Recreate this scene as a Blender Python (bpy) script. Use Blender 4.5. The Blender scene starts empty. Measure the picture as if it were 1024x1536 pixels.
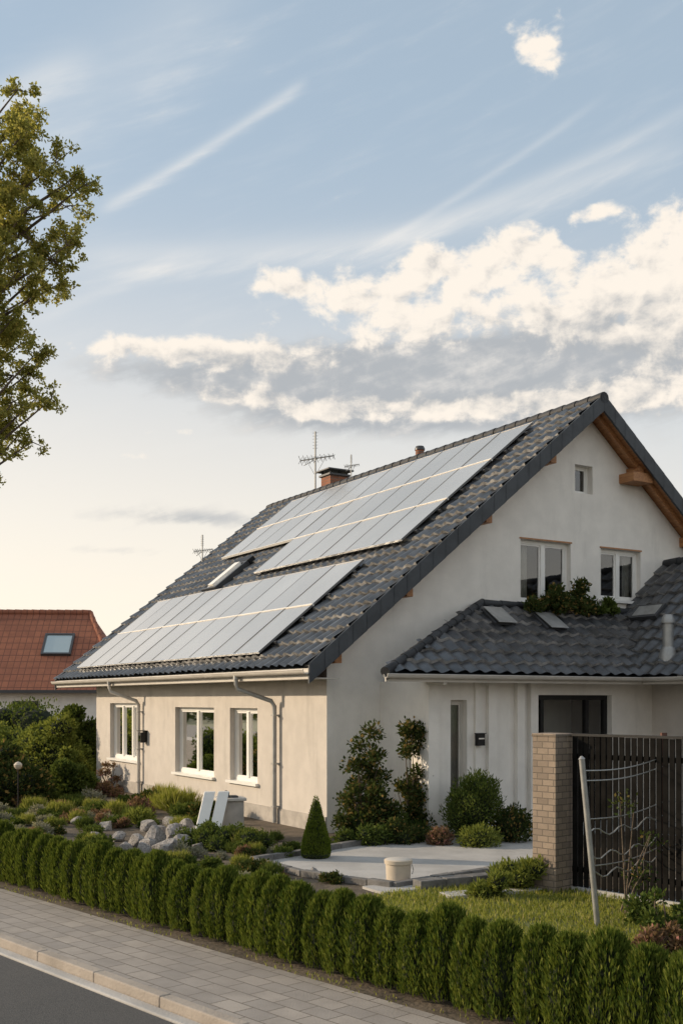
import bpy, math, random
import numpy as np
from mathutils import Vector, Matrix
random.seed(7); rng=np.random.default_rng(7)
S=bpy.context.scene
R=math.radians
# ------------------------------------------------------------------ render look
S.view_settings.view_transform='Standard'; S.view_settings.look='None'; S.view_settings.exposure=0
# ------------------------------------------------------------------ node helpers
class NT:
    def __init__(s,nt): s.nt=nt; s.n=nt.nodes; s.l=nt.links
    def node(s,t,**k):
        n=s.n.new(t)
        for a,b in k.items(): setattr(n,a,b)
        return n
    def put(s,sock,v):
        if isinstance(v,bpy.types.NodeSocket): s.l.new(v,sock)
        elif v is not None:
            if isinstance(v,(tuple,list)) and len(v)==3 and sock.type=='RGBA': v=(*v,1)
            sock.default_value=v
    def M(s,op,a,b=None,c=None,clamp=False):
        n=s.node('ShaderNodeMath',operation=op,use_clamp=clamp)
        s.put(n.inputs[0],a)
        if b is not None: s.put(n.inputs[1],b)
        if c is not None: s.put(n.inputs[2],c)
        return n.outputs[0]
    def mix(s,f,a,b,bt='MIX'):
        n=s.node('ShaderNodeMix',data_type='RGBA',blend_type=bt)
        s.put(n.inputs[0],f); s.put(n.inputs[6],a); s.put(n.inputs[7],b)
        return n.outputs[2]
    def noise(s,vec,scale,detail=4,rough=.5,dist=0):
        n=s.node('ShaderNodeTexNoise'); 
        if vec is not None: s.l.new(vec,n.inputs['Vector'])
        n.inputs['Scale'].default_value=scale; n.inputs['Detail'].default_value=detail
        n.inputs['Roughness'].default_value=rough; n.inputs['Distortion'].default_value=dist
        return n.outputs['Fac']
    def ss(s,x,a,b):
        n=s.node('ShaderNodeMapRange',interpolation_type='SMOOTHSTEP')
        s.put(n.inputs[0],x); n.inputs[1].default_value=a; n.inputs[2].default_value=b
        n.inputs[3].default_value=0; n.inputs[4].default_value=1
        return n.outputs[0]
    def comb(s,x,y,z=0.0):
        n=s.node('ShaderNodeCombineXYZ'); s.put(n.inputs[0],x); s.put(n.inputs[1],y); s.put(n.inputs[2],z); return n.outputs[0]

def material(name):
    m=bpy.data.materials.new(name); m.use_nodes=True
    t=NT(m.node_tree); b=m.node_tree.nodes['Principled BSDF']
    return m,t,b
def coords(t,kind='Object'):
    return t.node('ShaderNodeTexCoord').outputs[kind]
def simple(name,col,rough=.6,var=.15,scale=6,bump=0,bscale=60,metal=0,spec=.5,stain=0):
    m,t,b=material(name); c=coords(t)
    n=t.noise(c,scale,4,.6)
    dark=tuple(x*(1-var) for x in col); lite=tuple(min(1,x*(1+var)) for x in col)
    cc=t.mix(t.ss(n,.3,.7),dark,lite)
    if stain:
        mp=t.node('ShaderNodeMapping'); mp.inputs['Scale'].default_value=(1.5,1.5,.25); t.l.new(c,mp.inputs['Vector'])
        n2=t.noise(mp.outputs[0],1.6,6,.65)
        cc=t.mix(t.M('MULTIPLY',t.ss(n2,.52,.75),stain),cc,tuple(x*.62 for x in col))
    t.l.new(cc,b.inputs['Base Color'])
    b.inputs['Roughness'].default_value=rough; b.inputs['Metallic'].default_value=metal
    b.inputs['Specular IOR Level'].default_value=spec
    if bump:
        bn=t.node('ShaderNodeBump'); bn.inputs['Strength'].default_value=bump; bn.inputs['Distance'].default_value=.02
        t.l.new(t.noise(c,bscale,2,.6),bn.inputs['Height']); t.l.new(bn.outputs[0],b.inputs['Normal'])
    return m
def foliage(name,c1,c2,trans=.35,scale=2.0,tip=None):
    m,t,b=material(name); t.n.remove(b)
    c=coords(t); n=t.noise(c,scale,1,.5)
    g=t.node('ShaderNodeNewGeometry')
    f=t.M('ADD',t.M('MULTIPLY',n,.6),t.M('MULTIPLY',g.outputs['Random Per Island'],.5),clamp=True)
    cc=t.mix(t.ss(f,.25,.85),c1,c2)
    if tip: cc=t.mix(t.ss(g.outputs['Random Per Island'],.86,.9),cc,tip)
    d=t.node('ShaderNodeBsdfDiffuse'); t.l.new(cc,d.inputs[0])
    tr=t.node('ShaderNodeBsdfTranslucent'); t.l.new(t.mix(.5,cc,(c2[0]*1.6,c2[1]*1.5,c2[2]*.7)),tr.inputs[0])
    mx=t.node('ShaderNodeMixShader'); mx.inputs[0].default_value=trans
    t.l.new(d.outputs[0],mx.inputs[1]); t.l.new(tr.outputs[0],mx.inputs[2])
    t.l.new(mx.outputs[0],t.n['Material Output'].inputs[0])
    return m

# ------------------------------------------------------------------ materials
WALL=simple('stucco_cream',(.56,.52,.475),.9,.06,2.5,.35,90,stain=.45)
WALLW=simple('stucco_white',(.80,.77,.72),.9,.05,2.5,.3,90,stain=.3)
PLINTH=simple('plinth_render',(.40,.37,.335),.9,.15,5,.4,60)
WHITE=simple('white_pvc',(.80,.79,.76),.35,.03,4)
CREAMTRIM=simple('cream_painted_trim',(.53,.50,.455),.5,.08,3)
TILE=simple('slate_roof_tile',(.056,.059,.064),.30,.5,3.0,.2,40,spec=.8)
TGLINT=simple('tile_edge_glint',(.25,.245,.24),.6,.5,7.0,.2,40)  # tile butt faces, paler than the slate: sun glints painted into the colour
RTILE=simple('slate_ridge_tile',(.032,.034,.038),.6,.4,3.0,.2,40,spec=.3)
VERGE=simple('dark_verge_metal',(.050,.057,.066),.5,.2,3,.1,30,spec=.35)
def wood(name,c1,c2):
    m,t,b=material(name); c=coords(t)
    mp=t.node('ShaderNodeMapping'); mp.inputs['Scale'].default_value=(14,2,14); t.l.new(c,mp.inputs['Vector'])
    n=t.noise(mp.outputs[0],2,4,.6,.5); t.l.new(t.mix(t.ss(n,.3,.7),c1,c2),b.inputs['Base Color']); b.inputs['Roughness'].default_value=.6
    return m
WOOD=wood('oiled_wood',(.28,.12,.05),(.45,.22,.09))
BLACK=simple('black_metal',(.014,.014,.015),.5,.2,8,spec=.3)
SLATM=simple('dark_stained_slats',(.009,.0085,.008),.9,.4,6,spec=.08)
GREYM=simple('grey_zinc',(.36,.36,.35),.45,.15,6,metal=.5)
DARKG=simple('dark_grey_frame',(.05,.052,.056),.4,.1,5)
ALU=simple('aluminium',(.75,.75,.74),.3,.05,5,metal=.7)
PFR=simple('panel_side_frame',(.22,.22,.22),.4,.05,5,metal=.5)
RAIL=simple('white_edge_trim',(.78,.76,.72),.4,.05,5)
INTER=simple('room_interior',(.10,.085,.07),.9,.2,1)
CURT=simple('curtain_cloth',(.62,.58,.52),.9,.1,6,.2,20)
CONC=simple('driveway_concrete',(.40,.39,.375),.85,.14,1.1,.3,40,stain=.35)
SOIL=simple('garden_soil',(.10,.078,.055),.95,.35,3,.8,18)
LAWNG=simple('lawn_ground',(.13,.14,.045),.95,.35,2,.8,30)
GROUND=simple('ground_field',(.09,.10,.045),.95,.3,.4,.6,12)
KERBM=simple('kerb_stone',(.32,.28,.24),.85,.15,2.5,.35,50)
ROCK=simple('garden_rock',(.29,.275,.265),.85,.4,6,.9,14)
EDGING=simple('edging_stone',(.15,.145,.14),.85,.3,5,.5,20)
BARK=simple('tree_bark',(.12,.09,.065),.9,.3,8,.8,25)
RUST=simple('rusty_post',(.10,.045,.03),.7,.3,9)
def glass(name,tint=(.9,.95,.95)):
    m,t,b=material(name); t.n.remove(b)
    gl=t.node('ShaderNodeBsdfGlossy'); gl.inputs['Roughness'].default_value=.02; gl.inputs[0].default_value=(1,1,1,1)
    tr=t.node('ShaderNodeBsdfTransparent'); tr.inputs[0].default_value=(*[x*.8 for x in tint],1)
    fr=t.node('ShaderNodeFresnel'); fr.inputs[0].default_value=1.75
    bn=t.node('ShaderNodeBump'); bn.inputs['Strength'].default_value=.04; t.l.new(t.noise(coords(t),2.5,1),bn.inputs['Height'])
    t.l.new(bn.outputs[0],gl.inputs['Normal'])
    mx=t.node('ShaderNodeMixShader'); t.l.new(t.M('ADD',fr.outputs[0],.05,clamp=True),mx.inputs[0])
    t.l.new(tr.outputs[0],mx.inputs[1]); t.l.new(gl.outputs[0],mx.inputs[2]); t.l.new(mx.outputs[0],t.n['Material Output'].inputs[0])
    return m
GLASS=glass('window_glass')
def pv():
    m,t,b=material('solar_cell_glass'); c=coords(t)
    g=t.node('ShaderNodeNewGeometry')
    f=t.M('ADD',t.M('MULTIPLY',t.noise(c,.35,3),.8),t.M('MULTIPLY',g.outputs['Random Per Island'],.25))
    t.l.new(t.mix(t.ss(f,.25,.85),(.74,.66,.565),(.93,.83,.71)),b.inputs['Base Color'])
    b.inputs['Roughness'].default_value=.27; b.inputs['Metallic'].default_value=.85; b.inputs['IOR'].default_value=1.6
    return m
PV=pv()
def brickmat(name,c1,c2,mortar,sc,bw,bh,rough=.9,frame='Object',bump=.6,swap=False,ms=.02,off=.5):
    m,t,b=material(name); c=coords(t)
    v=c
    if swap:
        sp=t.node('ShaderNodeSeparateXYZ'); t.l.new(c,sp.inputs[0])
        v=t.comb(t.M('ADD',sp.outputs[0],sp.outputs[1]),sp.outputs[2])
    br=t.node('ShaderNodeTexBrick'); t.l.new(v,br.inputs['Vector']); br.offset=off
    br.inputs['Scale'].default_value=sc; br.inputs['Brick Width'].default_value=bw; br.inputs['Row Height'].default_value=bh
    br.inputs['Mortar Size'].default_value=ms; br.inputs['Mortar Smooth'].default_value=.3
    br.inputs['Color1'].default_value=(*c1,1); br.inputs['Color2'].default_value=(*c2,1); br.inputs['Mortar'].default_value=(*mortar,1)
    n=t.noise(c,3,5,.65); n3=t.noise(c,.6,3,.6)
    cc=t.mix(t.M('MULTIPLY',t.ss(n,.35,.75),.55),br.outputs[0],tuple(x*.55 for x in c1))
    cc=t.mix(t.M('MULTIPLY',t.ss(n3,.45,.7),.3),cc,tuple(x*.7 for x in c2))
    t.l.new(cc,b.inputs['Base Color']); b.inputs['Roughness'].default_value=rough
    bn=t.node('ShaderNodeBump'); bn.inputs['Strength'].default_value=bump; bn.inputs['Distance'].default_value=.01
    h=t.M('ADD',t.M('MULTIPLY',br.outputs['Fac'],-1.0),t.M('MULTIPLY',t.noise(c,60,2),.5))
    t.l.new(h,bn.inputs['Height']); t.l.new(bn.outputs[0],b.inputs['Normal'])
    return m
PAVER=brickmat('pavement_blocks',(.36,.325,.29),(.28,.258,.238),(.13,.11,.09),1,.30,.19,ms=.006,bump=.8)
BRICKP=brickmat('pillar_brick',(.34,.27,.21),(.22,.175,.14),(.13,.11,.09),1,.16,.075,swap=True,ms=.006)
CHIM=brickmat('chimney_brick',(.34,.13,.07),(.26,.10,.055),(.2,.16,.13),1,.22,.075,swap=True,ms=.01)
REDTILE=brickmat('red_roof_tile',(.33,.125,.07),(.27,.10,.06),(.12,.045,.03),1,.3,.32,ms=.02,off=0,swap=False)
def asphalt():
    m,t,b=material('asphalt'); c=coords(t)
    n=t.noise(c,90,3,.7); n2=t.noise(c,.7,5,.6)
    cc=t.mix(t.ss(n,.3,.75),(.035,.036,.038),(.095,.093,.09)); cc=t.mix(t.M('MULTIPLY',t.ss(n2,.4,.7),.4),cc,(.085,.08,.075))
    t.l.new(cc,b.inputs['Base Color']); b.inputs['Roughness'].default_value=.85
    bn=t.node('ShaderNodeBump'); bn.inputs['Strength'].default_value=.5; bn.inputs['Distance'].default_value=.01
    t.l.new(t.noise(c,120,2),bn.inputs['Height']); t.l.new(bn.outputs[0],b.inputs['Normal'])
    return m
ASPH=asphalt()
F_HEDGE=foliage('thuja_foliage',(.038,.068,.013),(.145,.185,.038),.3,3,tip=(.22,.24,.055))
F_TREE=foliage('tree_leaves',(.15,.165,.05),(.35,.34,.115),.5,1.5,tip=(.46,.38,.14))
F_SHRUB=foliage('shrub_leaves',(.038,.068,.018),(.13,.165,.045),.3,3)
F_DARK=foliage('dark_shrub_leaves',(.026,.044,.016),(.085,.105,.034),.25,3,tip=(.30,.20,.07))
F_LIME=foliage('lime_leaves',(.08,.11,.025),(.25,.28,.075),.35,3)
F_GREY=foliage('silver_leaves',(.15,.16,.12),(.34,.33,.27),.3,4)
F_RED=foliage('dried_flowers',(.13,.085,.055),(.25,.17,.11),.3,4,tip=(.42,.20,.18))
F_CONE=foliage('topiary_foliage',(.045,.080,.012),(.18,.23,.04),.3,6)
F_GRASS=foliage('grass_blades',(.11,.14,.025),(.34,.36,.10),.4,1.2,tip=(.42,.37,.16))
F_FAR=foliage('distant_foliage',(.03,.045,.018),(.07,.085,.03),.2,.3)
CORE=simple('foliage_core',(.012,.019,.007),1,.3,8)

# ------------------------------------------------------------------ mesh helpers
def empty(name,loc=(0,0,0),rz=0,parent=None):
    o=bpy.data.objects.new(name,None); S.collection.objects.link(o); o.location=loc; o.rotation_euler=(0,0,rz); o.parent=parent
    o.empty_display_size=.3
    return o
def link(name,me,parent=None,loc=(0,0,0),rz=0,sc=1):
    o=bpy.data.objects.new(name,me); S.collection.objects.link(o); o.parent=parent; o.location=loc; o.rotation_euler=(0,0,rz)
    o.scale=(sc,sc,sc) if not isinstance(sc,tuple) else sc
    return o
class MB:
    def __init__(s,T=None): s.v=[];s.f=[];s.mi=[];s.mats=[];s.T=T or (lambda a,b,c:(a,b,c))
    def m(s,mat):
        if mat not in s.mats: s.mats.append(mat)
        return s.mats.index(mat)
    def poly(s,pts,mat,raw=False):
        b=len(s.v); s.v+= [tuple(p) if raw else s.T(*p) for p in pts]; s.f.append(tuple(range(b,b+len(pts)))); s.mi.append(s.m(mat))
    def box(s,a0,a1,b0,b1,c0,c1,mat):
        b=len(s.v)
        for z in (c0,c1):
            for y in (b0,b1):
                for x in (a0,a1): s.v.append(s.T(x,y,z))
        k=s.m(mat)
        for f in ((0,1,3,2),(4,6,7,5),(0,4,5,1),(2,3,7,6),(0,2,6,4),(1,5,7,3)):
            s.f.append(tuple(b+i for i in f)); s.mi.append(k)
    def prism(s,base,vec,mat):
        n=len(base); b=len(s.v); base=[Vector(s.T(*p)) for p in base]; vec=Vector(vec)
        s.v+=[tuple(p) for p in base]+[tuple(p+vec) for p in base]; k=s.m(mat)
        s.f.append(tuple(range(b,b+n))); s.mi.append(k); s.f.append(tuple(range(b+2*n-1,b+n-1,-1))); s.mi.append(k)
        for i in range(n):
            j=(i+1)%n; s.f.append((b+i,b+j,b+n+j,b+n+i)); s.mi.append(k)
    def tube(s,pts,r,mat,seg=10,arc=None,cap=True):
        P=[Vector(s.T(*p)) for p in pts]; rs=r if isinstance(r,(list,tuple)) else [r]*len(P)
        k=s.m(mat); b=len(s.v); prev=None
        for i,p in enumerate(P):
            d=(P[min(i+1,len(P)-1)]-P[max(i-1,0)]).normalized()
            if prev is None:
                up=Vector((0,0,1)) if abs(d.z)<.9 else Vector((1,0,0))
                x=d.cross(up).normalized()
            else: x=(prev-d*prev.dot(d)).normalized()
            prev=x; y=d.cross(x)
            for q in range(seg):
                a=2*math.pi*q/seg; s.v.append(tuple(p+(x*math.cos(a)+y*math.sin(a))*rs[i]))
        for i in range(len(P)-1):
            for q in range(seg):
                j=(q+1)%seg; s.f.append((b+i*seg+q,b+i*seg+j,b+(i+1)*seg+j,b+(i+1)*seg+q)); s.mi.append(k)
        if cap:
            s.f.append(tuple(b+q for q in range(seg-1,-1,-1))); s.mi.append(k)
            e=b+(len(P)-1)*seg; s.f.append(tuple(e+q for q in range(seg))); s.mi.append(k)
    def build(s,name,parent=None,smooth=False,bevel=0,recalc=True):
        me=bpy.data.meshes.new(name); me.from_pydata(s.v,[],s.f)
        for m in s.mats: me.materials.append(m)
        me.polygons.foreach_set('material_index',s.mi)
        if recalc:
            import bmesh
            bm=bmesh.new(); bm.from_mesh(me); bmesh.ops.recalc_face_normals(bm,faces=bm.faces); bm.to_mesh(me); bm.free()
        if smooth:
            me.polygons.foreach_set('use_smooth',[True]*len(me.polygons))
            try: me.set_sharp_from_angle(angle=R(40))
            except Exception: pass
        o=link(name,me,parent)
        if bevel:
            b=o.modifiers.new('bevel','BEVEL'); b.width=bevel; b.segments=2; b.limit_method='ANGLE'
        return o
def quads(name,Q,mat):
    n=Q.shape[0]; me=bpy.data.meshes.new(name)
    me.vertices.add(n*4); me.vertices.foreach_set('co',Q.reshape(-1).astype(np.float32))
    me.loops.add(n*4); me.loops.foreach_set('vertex_index',np.arange(n*4,dtype=np.int32))
    me.polygons.add(n); me.polygons.foreach_set('loop_start',np.arange(0,n*4,4,dtype=np.int32))
    me.polygons.foreach_set('loop_total',np.full(n,4,dtype=np.int32))
    me.update(); me.validate(); me.materials.append(mat); return me
def unit(a): return a/np.maximum(np.linalg.norm(a,axis=1,keepdims=True),1e-6)
def leaves(P,D,l,w):
    n=len(P); l=(l*rng.uniform(.6,1.3,n))[:,None]; w=(w*rng.uniform(.7,1.3,n))[:,None]
    s=unit(np.cross(D,rng.normal(size=(n,3))))
    m=P+D*l*.5
    return np.stack([P,m+s*w*.5,P+D*l,m-s*w*.5],1)
def blob_points(blobs,n,shell=.55):
    vol=np.array([b[1][0]*b[1][1]*b[1][2] for b in blobs])**.75; vol/=vol.sum()
    idx=rng.choice(len(blobs),n,p=vol); C=np.array([b[0] for b in blobs])[idx]; Rr=np.array([b[1] for b in blobs])[idx]
    d=unit(rng.normal(size=(n,3))); r=rng.uniform(shell,1.05,n)[:,None]
    lump=1+.18*np.sin(d[:,0:1]*7+idx[:,None])*np.cos(d[:,2:3]*6+d[:,1:2]*5+idx[:,None]*2)
    return C+d*Rr*r*lump, d
def bush_mesh(name,blobs,n,l,w,mat,up=.5,shell=.55,core=True,coref=.72):
    P,d=blob_points(blobs,n,shell); keep=P[:,2]>0.0
    P=P[keep]; d=d[keep]
    D=unit(d+rng.normal(size=d.shape)*.7+np.array([0,0,up]))
    me=quads(name,leaves(P,D,l,w),mat)
    return me
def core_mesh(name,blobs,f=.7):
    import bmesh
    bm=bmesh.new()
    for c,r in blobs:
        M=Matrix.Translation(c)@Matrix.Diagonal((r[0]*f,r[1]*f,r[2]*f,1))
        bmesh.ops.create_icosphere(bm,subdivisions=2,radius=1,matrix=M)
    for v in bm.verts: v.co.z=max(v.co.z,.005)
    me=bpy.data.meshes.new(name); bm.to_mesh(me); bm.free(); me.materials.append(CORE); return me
def bush(name,loc,blobs,n,l,w,mat,up=.5,shell=.55,core=True,twigs=0,parent=None,rz=0):
    e=empty(name,loc,rz,parent)
    link('leaves',bush_mesh(name+'_leaves',blobs,n,l,w,mat,up,shell),e)
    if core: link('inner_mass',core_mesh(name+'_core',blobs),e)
    if twigs:
        mb=MB()
        for i in range(twigs):
            c,r=random.choice(blobs); t=Vector(c)+Vector((random.uniform(-.7,.7)*r[0],random.uniform(-.7,.7)*r[1],random.uniform(0,.9)*r[2]))
            b=Vector((random.uniform(-.08,.08),random.uniform(-.08,.08),0)); mid=b.lerp(t,.5)+Vector((0,0,.05))
            mb.tube([b,mid,t],[.012,.009,.004],BARK,5)
        mb.build('stems',e)
    return e

# ------------------------------------------------------------------ frames
TH=R(31.5); H=empty('detached_house',(-.253,18.4,0),TH)
ST=R(-47.2)
def St(x,y,z=0):
    c,s=math.cos(ST),math.sin(ST); return (c*x-s*y, s*x+c*y, z)
def Hw(u,v,z=0):
    c,s=math.cos(TH),math.sin(TH); return (-.253+c*u-s*v,18.4+s*u+c*v,z)
def toSt(X,Y):
    c,s=math.cos(ST),math.sin(ST); return (c*X+s*Y,-s*X+c*Y)

# ------------------------------------------------------------------ ground, road, pavement
mb=MB(); mb.box(-900,900,-900,900,-1,-.15,GROUND); mb.build('ground')
def slab(name,x0,x1,y0,y1,z0,z1,mat):
    mb=MB(); mb.box(x0,x1,y0,y1,z0,z1,mat); o=mb.build(name); o.rotation_euler=(0,0,ST); return o
slab('road',-120,120,-3,4.44,-.3,-.085,ASPH)
slab('pavement',-120,120,4.685,5.80,-.3,0,PAVER)
slab('garden_ground',-60,40,5.80,60,-.3,0,SOIL)
mb=MB(); x=-40
while x<10:
    mb.box(x,x+.995,4.57,4.68,-.3,.010+random.uniform(-.002,.002),KERBM); x+=1.0
mb.box(-40,10,4.45,4.565,-.3,-.070,CONC)
o=mb.build('kerb',bevel=.012); o.rotation_euler=(0,0,ST)
mb=MB(); mb.box(-8.9,2,6.45,10.75,-.1,.006,LAWNG); o=mb.build('lawn_soil'); o.rotation_euler=(0,0,ST)
def grass(name,n,x0,x1,y0,y1,h,mat,z=0,w=.012,dens=-.9):
    P=np.stack([rng.uniform(x0,x1,n),rng.uniform(y0,y1,n),np.full(n,z)],1)
    cl=np.sin(P[:,0]*2.3+1)*np.cos(P[:,1]*2.9)+rng.normal(size=n)*.6
    P=P[cl>dens]; D=unit(rng.normal(size=P.shape)*.35+np.array([0,0,1]))
    me=quads(name,leaves(P,D,h,w),mat); o=link(name,me); o.rotation_euler=(0,0,ST); return o
grass('lawn',60000,-8.9,0,6.5,10.7,.07,F_GRASS)
grass('hedge_foot_weeds',3500,-20,1,5.76,5.92,.035,F_GRASS,0,.01,.5)
dw=[(-1.25,15.0),(.2,16.75),(3.0,18.55),(3.6,17.9),(3.25,15.4),(1.9,14.1),(.62,12.95),(-.5,13.9)]
mb=MB(); mb.prism([(x,y,.012) for x,y in dw],(0,0,-.1),CONC); mb.build('driveway')
mb=MB()
def edge(mb,p,q,h=.09,w=.11,mat=EDGING):
    p=Vector((*p,0));q=Vector((*q,0)); d=(q-p); L=d.length; d.normalize(); n=Vector((-d.y,d.x,0)); k=int(L/.42)+1
    for i in range(k):
        a=p+d*(L*i/k+.006); b=p+d*(L*(i+1)/k-.006); hh=h+random.uniform(-.008,.008); j=n*random.uniform(-.008,.008)
        mb.prism([tuple(a-n*w/2+j),tuple(b-n*w/2+j),tuple(b+n*w/2+j),tuple(a+n*w/2+j)],(0,0,hh),mat)
for i in (0,1,4,5,6,7): edge(mb,dw[i],dw[(i+1)%8])
edge(mb,(.9,12.9),(2.9,13.9),.12,.2,EDGING); edge(mb,(1.2,12.4),(2.35,12.9),.05,.3,CONC)
mb.build('driveway_edging',bevel=.01)

# ------------------------------------------------------------------ HOUSE
K=.8134; EU=-.6; EZ=2.85; RU=6.1; RZ=8.3; V0=-.45; V1=13.78; WL=12.14; WW=12.2
cs=1/math.sqrt(1+K*K); sn=K*cs; LS=(RU-EU)/cs
def roofz(u): return EZ+K*(min(u,2*RU-u)-EU)
def wall(mb,a0,a1,z0,topf,ops,mat,breaks=(),reveal=.2,d=0):
    xs=sorted(set([a0,a1]+[o[0] for o in ops]+[o[1] for o in ops]+[b for b in breaks if a0<b<a1]))
    for x0,x1 in zip(xs,xs[1:]):
        zs=sorted(set([z0]+[z for o in ops if o[0]<=x0 and o[1]>=x1 for z in (o[2],o[3])]))
        for i,z in enumerate(zs):
            if any(o[0]<=x0 and o[1]>=x1 and abs(o[2]-z)<1e-6 for o in ops): continue
            if i+1<len(zs): t0=t1=zs[i+1]
            else: t0=topf(x0); t1=topf(x1)
            mb.poly([(x0,d,z),(x1,d,z),(x1,d,t1),(x0,d,t0)],mat)
    for (x0,x1,z,t) in [o[:4] for o in ops]:
        r=d-reveal
        mb.poly([(x0,d,z),(x0,r,z),(x0,r,t),(x0,d,t)],mat); mb.poly([(x1,d,z),(x1,r,z),(x1,r,t),(x1,d,t)],mat)
        mb.poly([(x0,d,t),(x1,d,t),(x1,r,t),(x0,r,t)],mat); mb.poly([(x0,d,z),(x1,d,z),(x1,r,z),(x0,r,z)],mat)
def window(name,T,a0,a1,z0,z1,nm,par,depth=.11,frame=WHITE,fw=.07,sill=True,curt='sides',sillm=WHITE,dback=None):
    mb=MB(T); D=-depth
    mb.box(a0,a1,D-.06,D,z1-fw,z1,frame); mb.box(a0,a1,D-.06,D,z0,z0+fw,frame)
    mb.box(a0,a0+fw,D-.06,D,z0+fw,z1-fw,frame); mb.box(a1-fw,a1,D-.06,D,z0+fw,z1-fw,frame)
    w=(a1-a0)/nm
    for i in range(1,nm):
        mb.box(a0+w*i-fw*.7,a0+w*i+fw*.7,D-.06,D+.015,z0+fw,z1-fw,frame)
    for i in range(nm):
        p=a0+w*i+(fw if i==0 else fw*.7); q=a0+w*(i+1)-(fw if i==nm-1 else fw*.7); s=.035
        mb.box(p,q,D-.05,D-.012,z1-fw-s,z1-fw,frame); mb.box(p,q,D-.05,D-.012,z0+fw,z0+fw+s,frame)
        mb.box(p,p+s,D-.05,D-.012,z0+fw+s,z1-fw-s,frame); mb.box(q-s,q,D-.05,D-.012,z0+fw+s,z1-fw-s,frame)
        mb.poly([(p,D-.03,z0),(q,D-.03,z0),(q,D-.03,z1-fw),(p,D-.03,z1-fw)],GLASS)
    if sill: mb.box(a0-.06,a1+.06,-.10,.075,z0-.05,z0+.004,sillm)
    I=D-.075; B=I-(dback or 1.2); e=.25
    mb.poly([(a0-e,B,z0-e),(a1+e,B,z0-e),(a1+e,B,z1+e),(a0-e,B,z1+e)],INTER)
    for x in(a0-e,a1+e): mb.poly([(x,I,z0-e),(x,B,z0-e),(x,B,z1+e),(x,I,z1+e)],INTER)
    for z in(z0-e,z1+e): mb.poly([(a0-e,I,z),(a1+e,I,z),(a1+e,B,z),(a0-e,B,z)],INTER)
    if curt:
        W=a1-a0
        spans=[(a0,a0+W*.24),(a1-W*.24,a1)] if curt=='sides' else ([(a0,a1)] if curt=='full' else [(a0,a0+W*.3)])
        for p,q in spans:
            n=max(6,int((q-p)/.035)); xs=[p+(q-p)*i/n for i in range(n+1)]
            for i in range(n):
                d0=I-.08+.025*math.sin(i*1.7); d1=I-.08+.025*math.sin((i+1)*1.7)
                mb.poly([(xs[i],d0,z0),(xs[i+1],d1,z0),(xs[i+1],d1,z1),(xs[i],d0,z1)],CURT)
    return mb.build(name,par,recalc=False)
TA=lambda a,d,z:(-d,a,z)
TG=lambda a,d,z:(a,-d,z)
opsA=[(8.95,11.05,.80,2.22),(4.62,6.70,.68,2.14),(2.62,3.85,.68,2.14)]
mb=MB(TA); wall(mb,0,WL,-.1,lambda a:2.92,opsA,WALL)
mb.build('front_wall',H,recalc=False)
opsG=[(4.36,5.67,4.2,5.43),(6.5,7.65,4.35,5.41),(5.79,6.27,6.47,7.04)]
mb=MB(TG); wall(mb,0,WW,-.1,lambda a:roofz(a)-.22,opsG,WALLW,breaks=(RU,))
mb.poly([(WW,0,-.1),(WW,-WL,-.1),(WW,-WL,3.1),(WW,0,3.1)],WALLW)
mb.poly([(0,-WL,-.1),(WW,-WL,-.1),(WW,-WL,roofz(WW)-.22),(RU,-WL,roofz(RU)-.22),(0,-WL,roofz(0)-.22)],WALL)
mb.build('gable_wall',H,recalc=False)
window('window',TA,*opsA[0],3,H); window('window',TA,*opsA[1],2,H); window('window',TA,*opsA[2],2,H)
window('window',TG,*opsG[0],2,H,curt='left'); window('window',TG,*opsG[1],2,H,curt='sides'); window('window',TG,*opsG[2],1,H,frame=WHITE,curt=None,sill=False,depth=.15,fw=.04)
mb=MB(TA); mb.box(-.0,WL,.003,.03,-.1,.28,PLINTH)
mb.build('plinth',H)
mb=MB(TG)
for o in opsG[:2]: mb.box(o[0]-.03,o[1]+.03,.002,.012,o[3],o[3]+.03,WOOD)
mb.build('window_lintels',H)

def tiles(name,O,A,U,W,L,parent,clip=None,mat=TILE,pw=.30,pc=.36,h1=.052,h2=.052,samp=8):
    O=np.array(O,float);A=np.array(A,float);U=np.array(U,float);N=np.cross(A,U)
    if N[2]<0:N=-N
    nc=int(round(W/pw))*samp; xs=np.linspace(0,W,nc+1); rows=int(round(L/pc)); pc=L/rows
    col=np.minimum((np.arange(nc+1)//samp),nc//samp-1)
    ph=(xs/(W/(nc/samp)))%1.0
    prof=h1*(.5+.5*np.cos(2*np.pi*ph))**.8
    V=[];
    for j in range(rows):
        jit=rng.uniform(-.008,.008,nc//samp)[col]; je=rng.uniform(-.012,.012,nc//samp)[col]
        for s,h in((j*pc-.03,h2),((j+1)*pc-.034,.0)):
            ee=je if h>0 else 0
            V.append(O+np.outer(xs,A)+np.outer(np.full(nc+1,s)+ee,U)+np.outer(prof+h+jit,N))
    V=np.array(V).reshape(-1,3); n1=nc+1; F=[]; MI=[]
    for r in range(2*rows-1):
        b=r*n1
        for c in range(nc):
            f=(b+c,b+c+1,b+n1+c+1,b+n1+c)
            if clip:
                cc=(V[f[0]]+V[f[2]])/2
                if not clip(cc): continue
            F.append(f); MI.append(r%2)
    me=bpy.data.meshes.new(name); me.from_pydata(V.tolist(),[],F); me.materials.append(mat); me.materials.append(TGLINT)
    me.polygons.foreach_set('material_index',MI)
    return link(name,me,parent)
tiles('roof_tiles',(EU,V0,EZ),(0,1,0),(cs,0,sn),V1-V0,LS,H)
tiles('roof_tiles_rear',(2*RU-EU,V0,EZ),(0,1,0),(-cs,0,sn),V1-V0,LS,H,samp=4)
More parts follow.
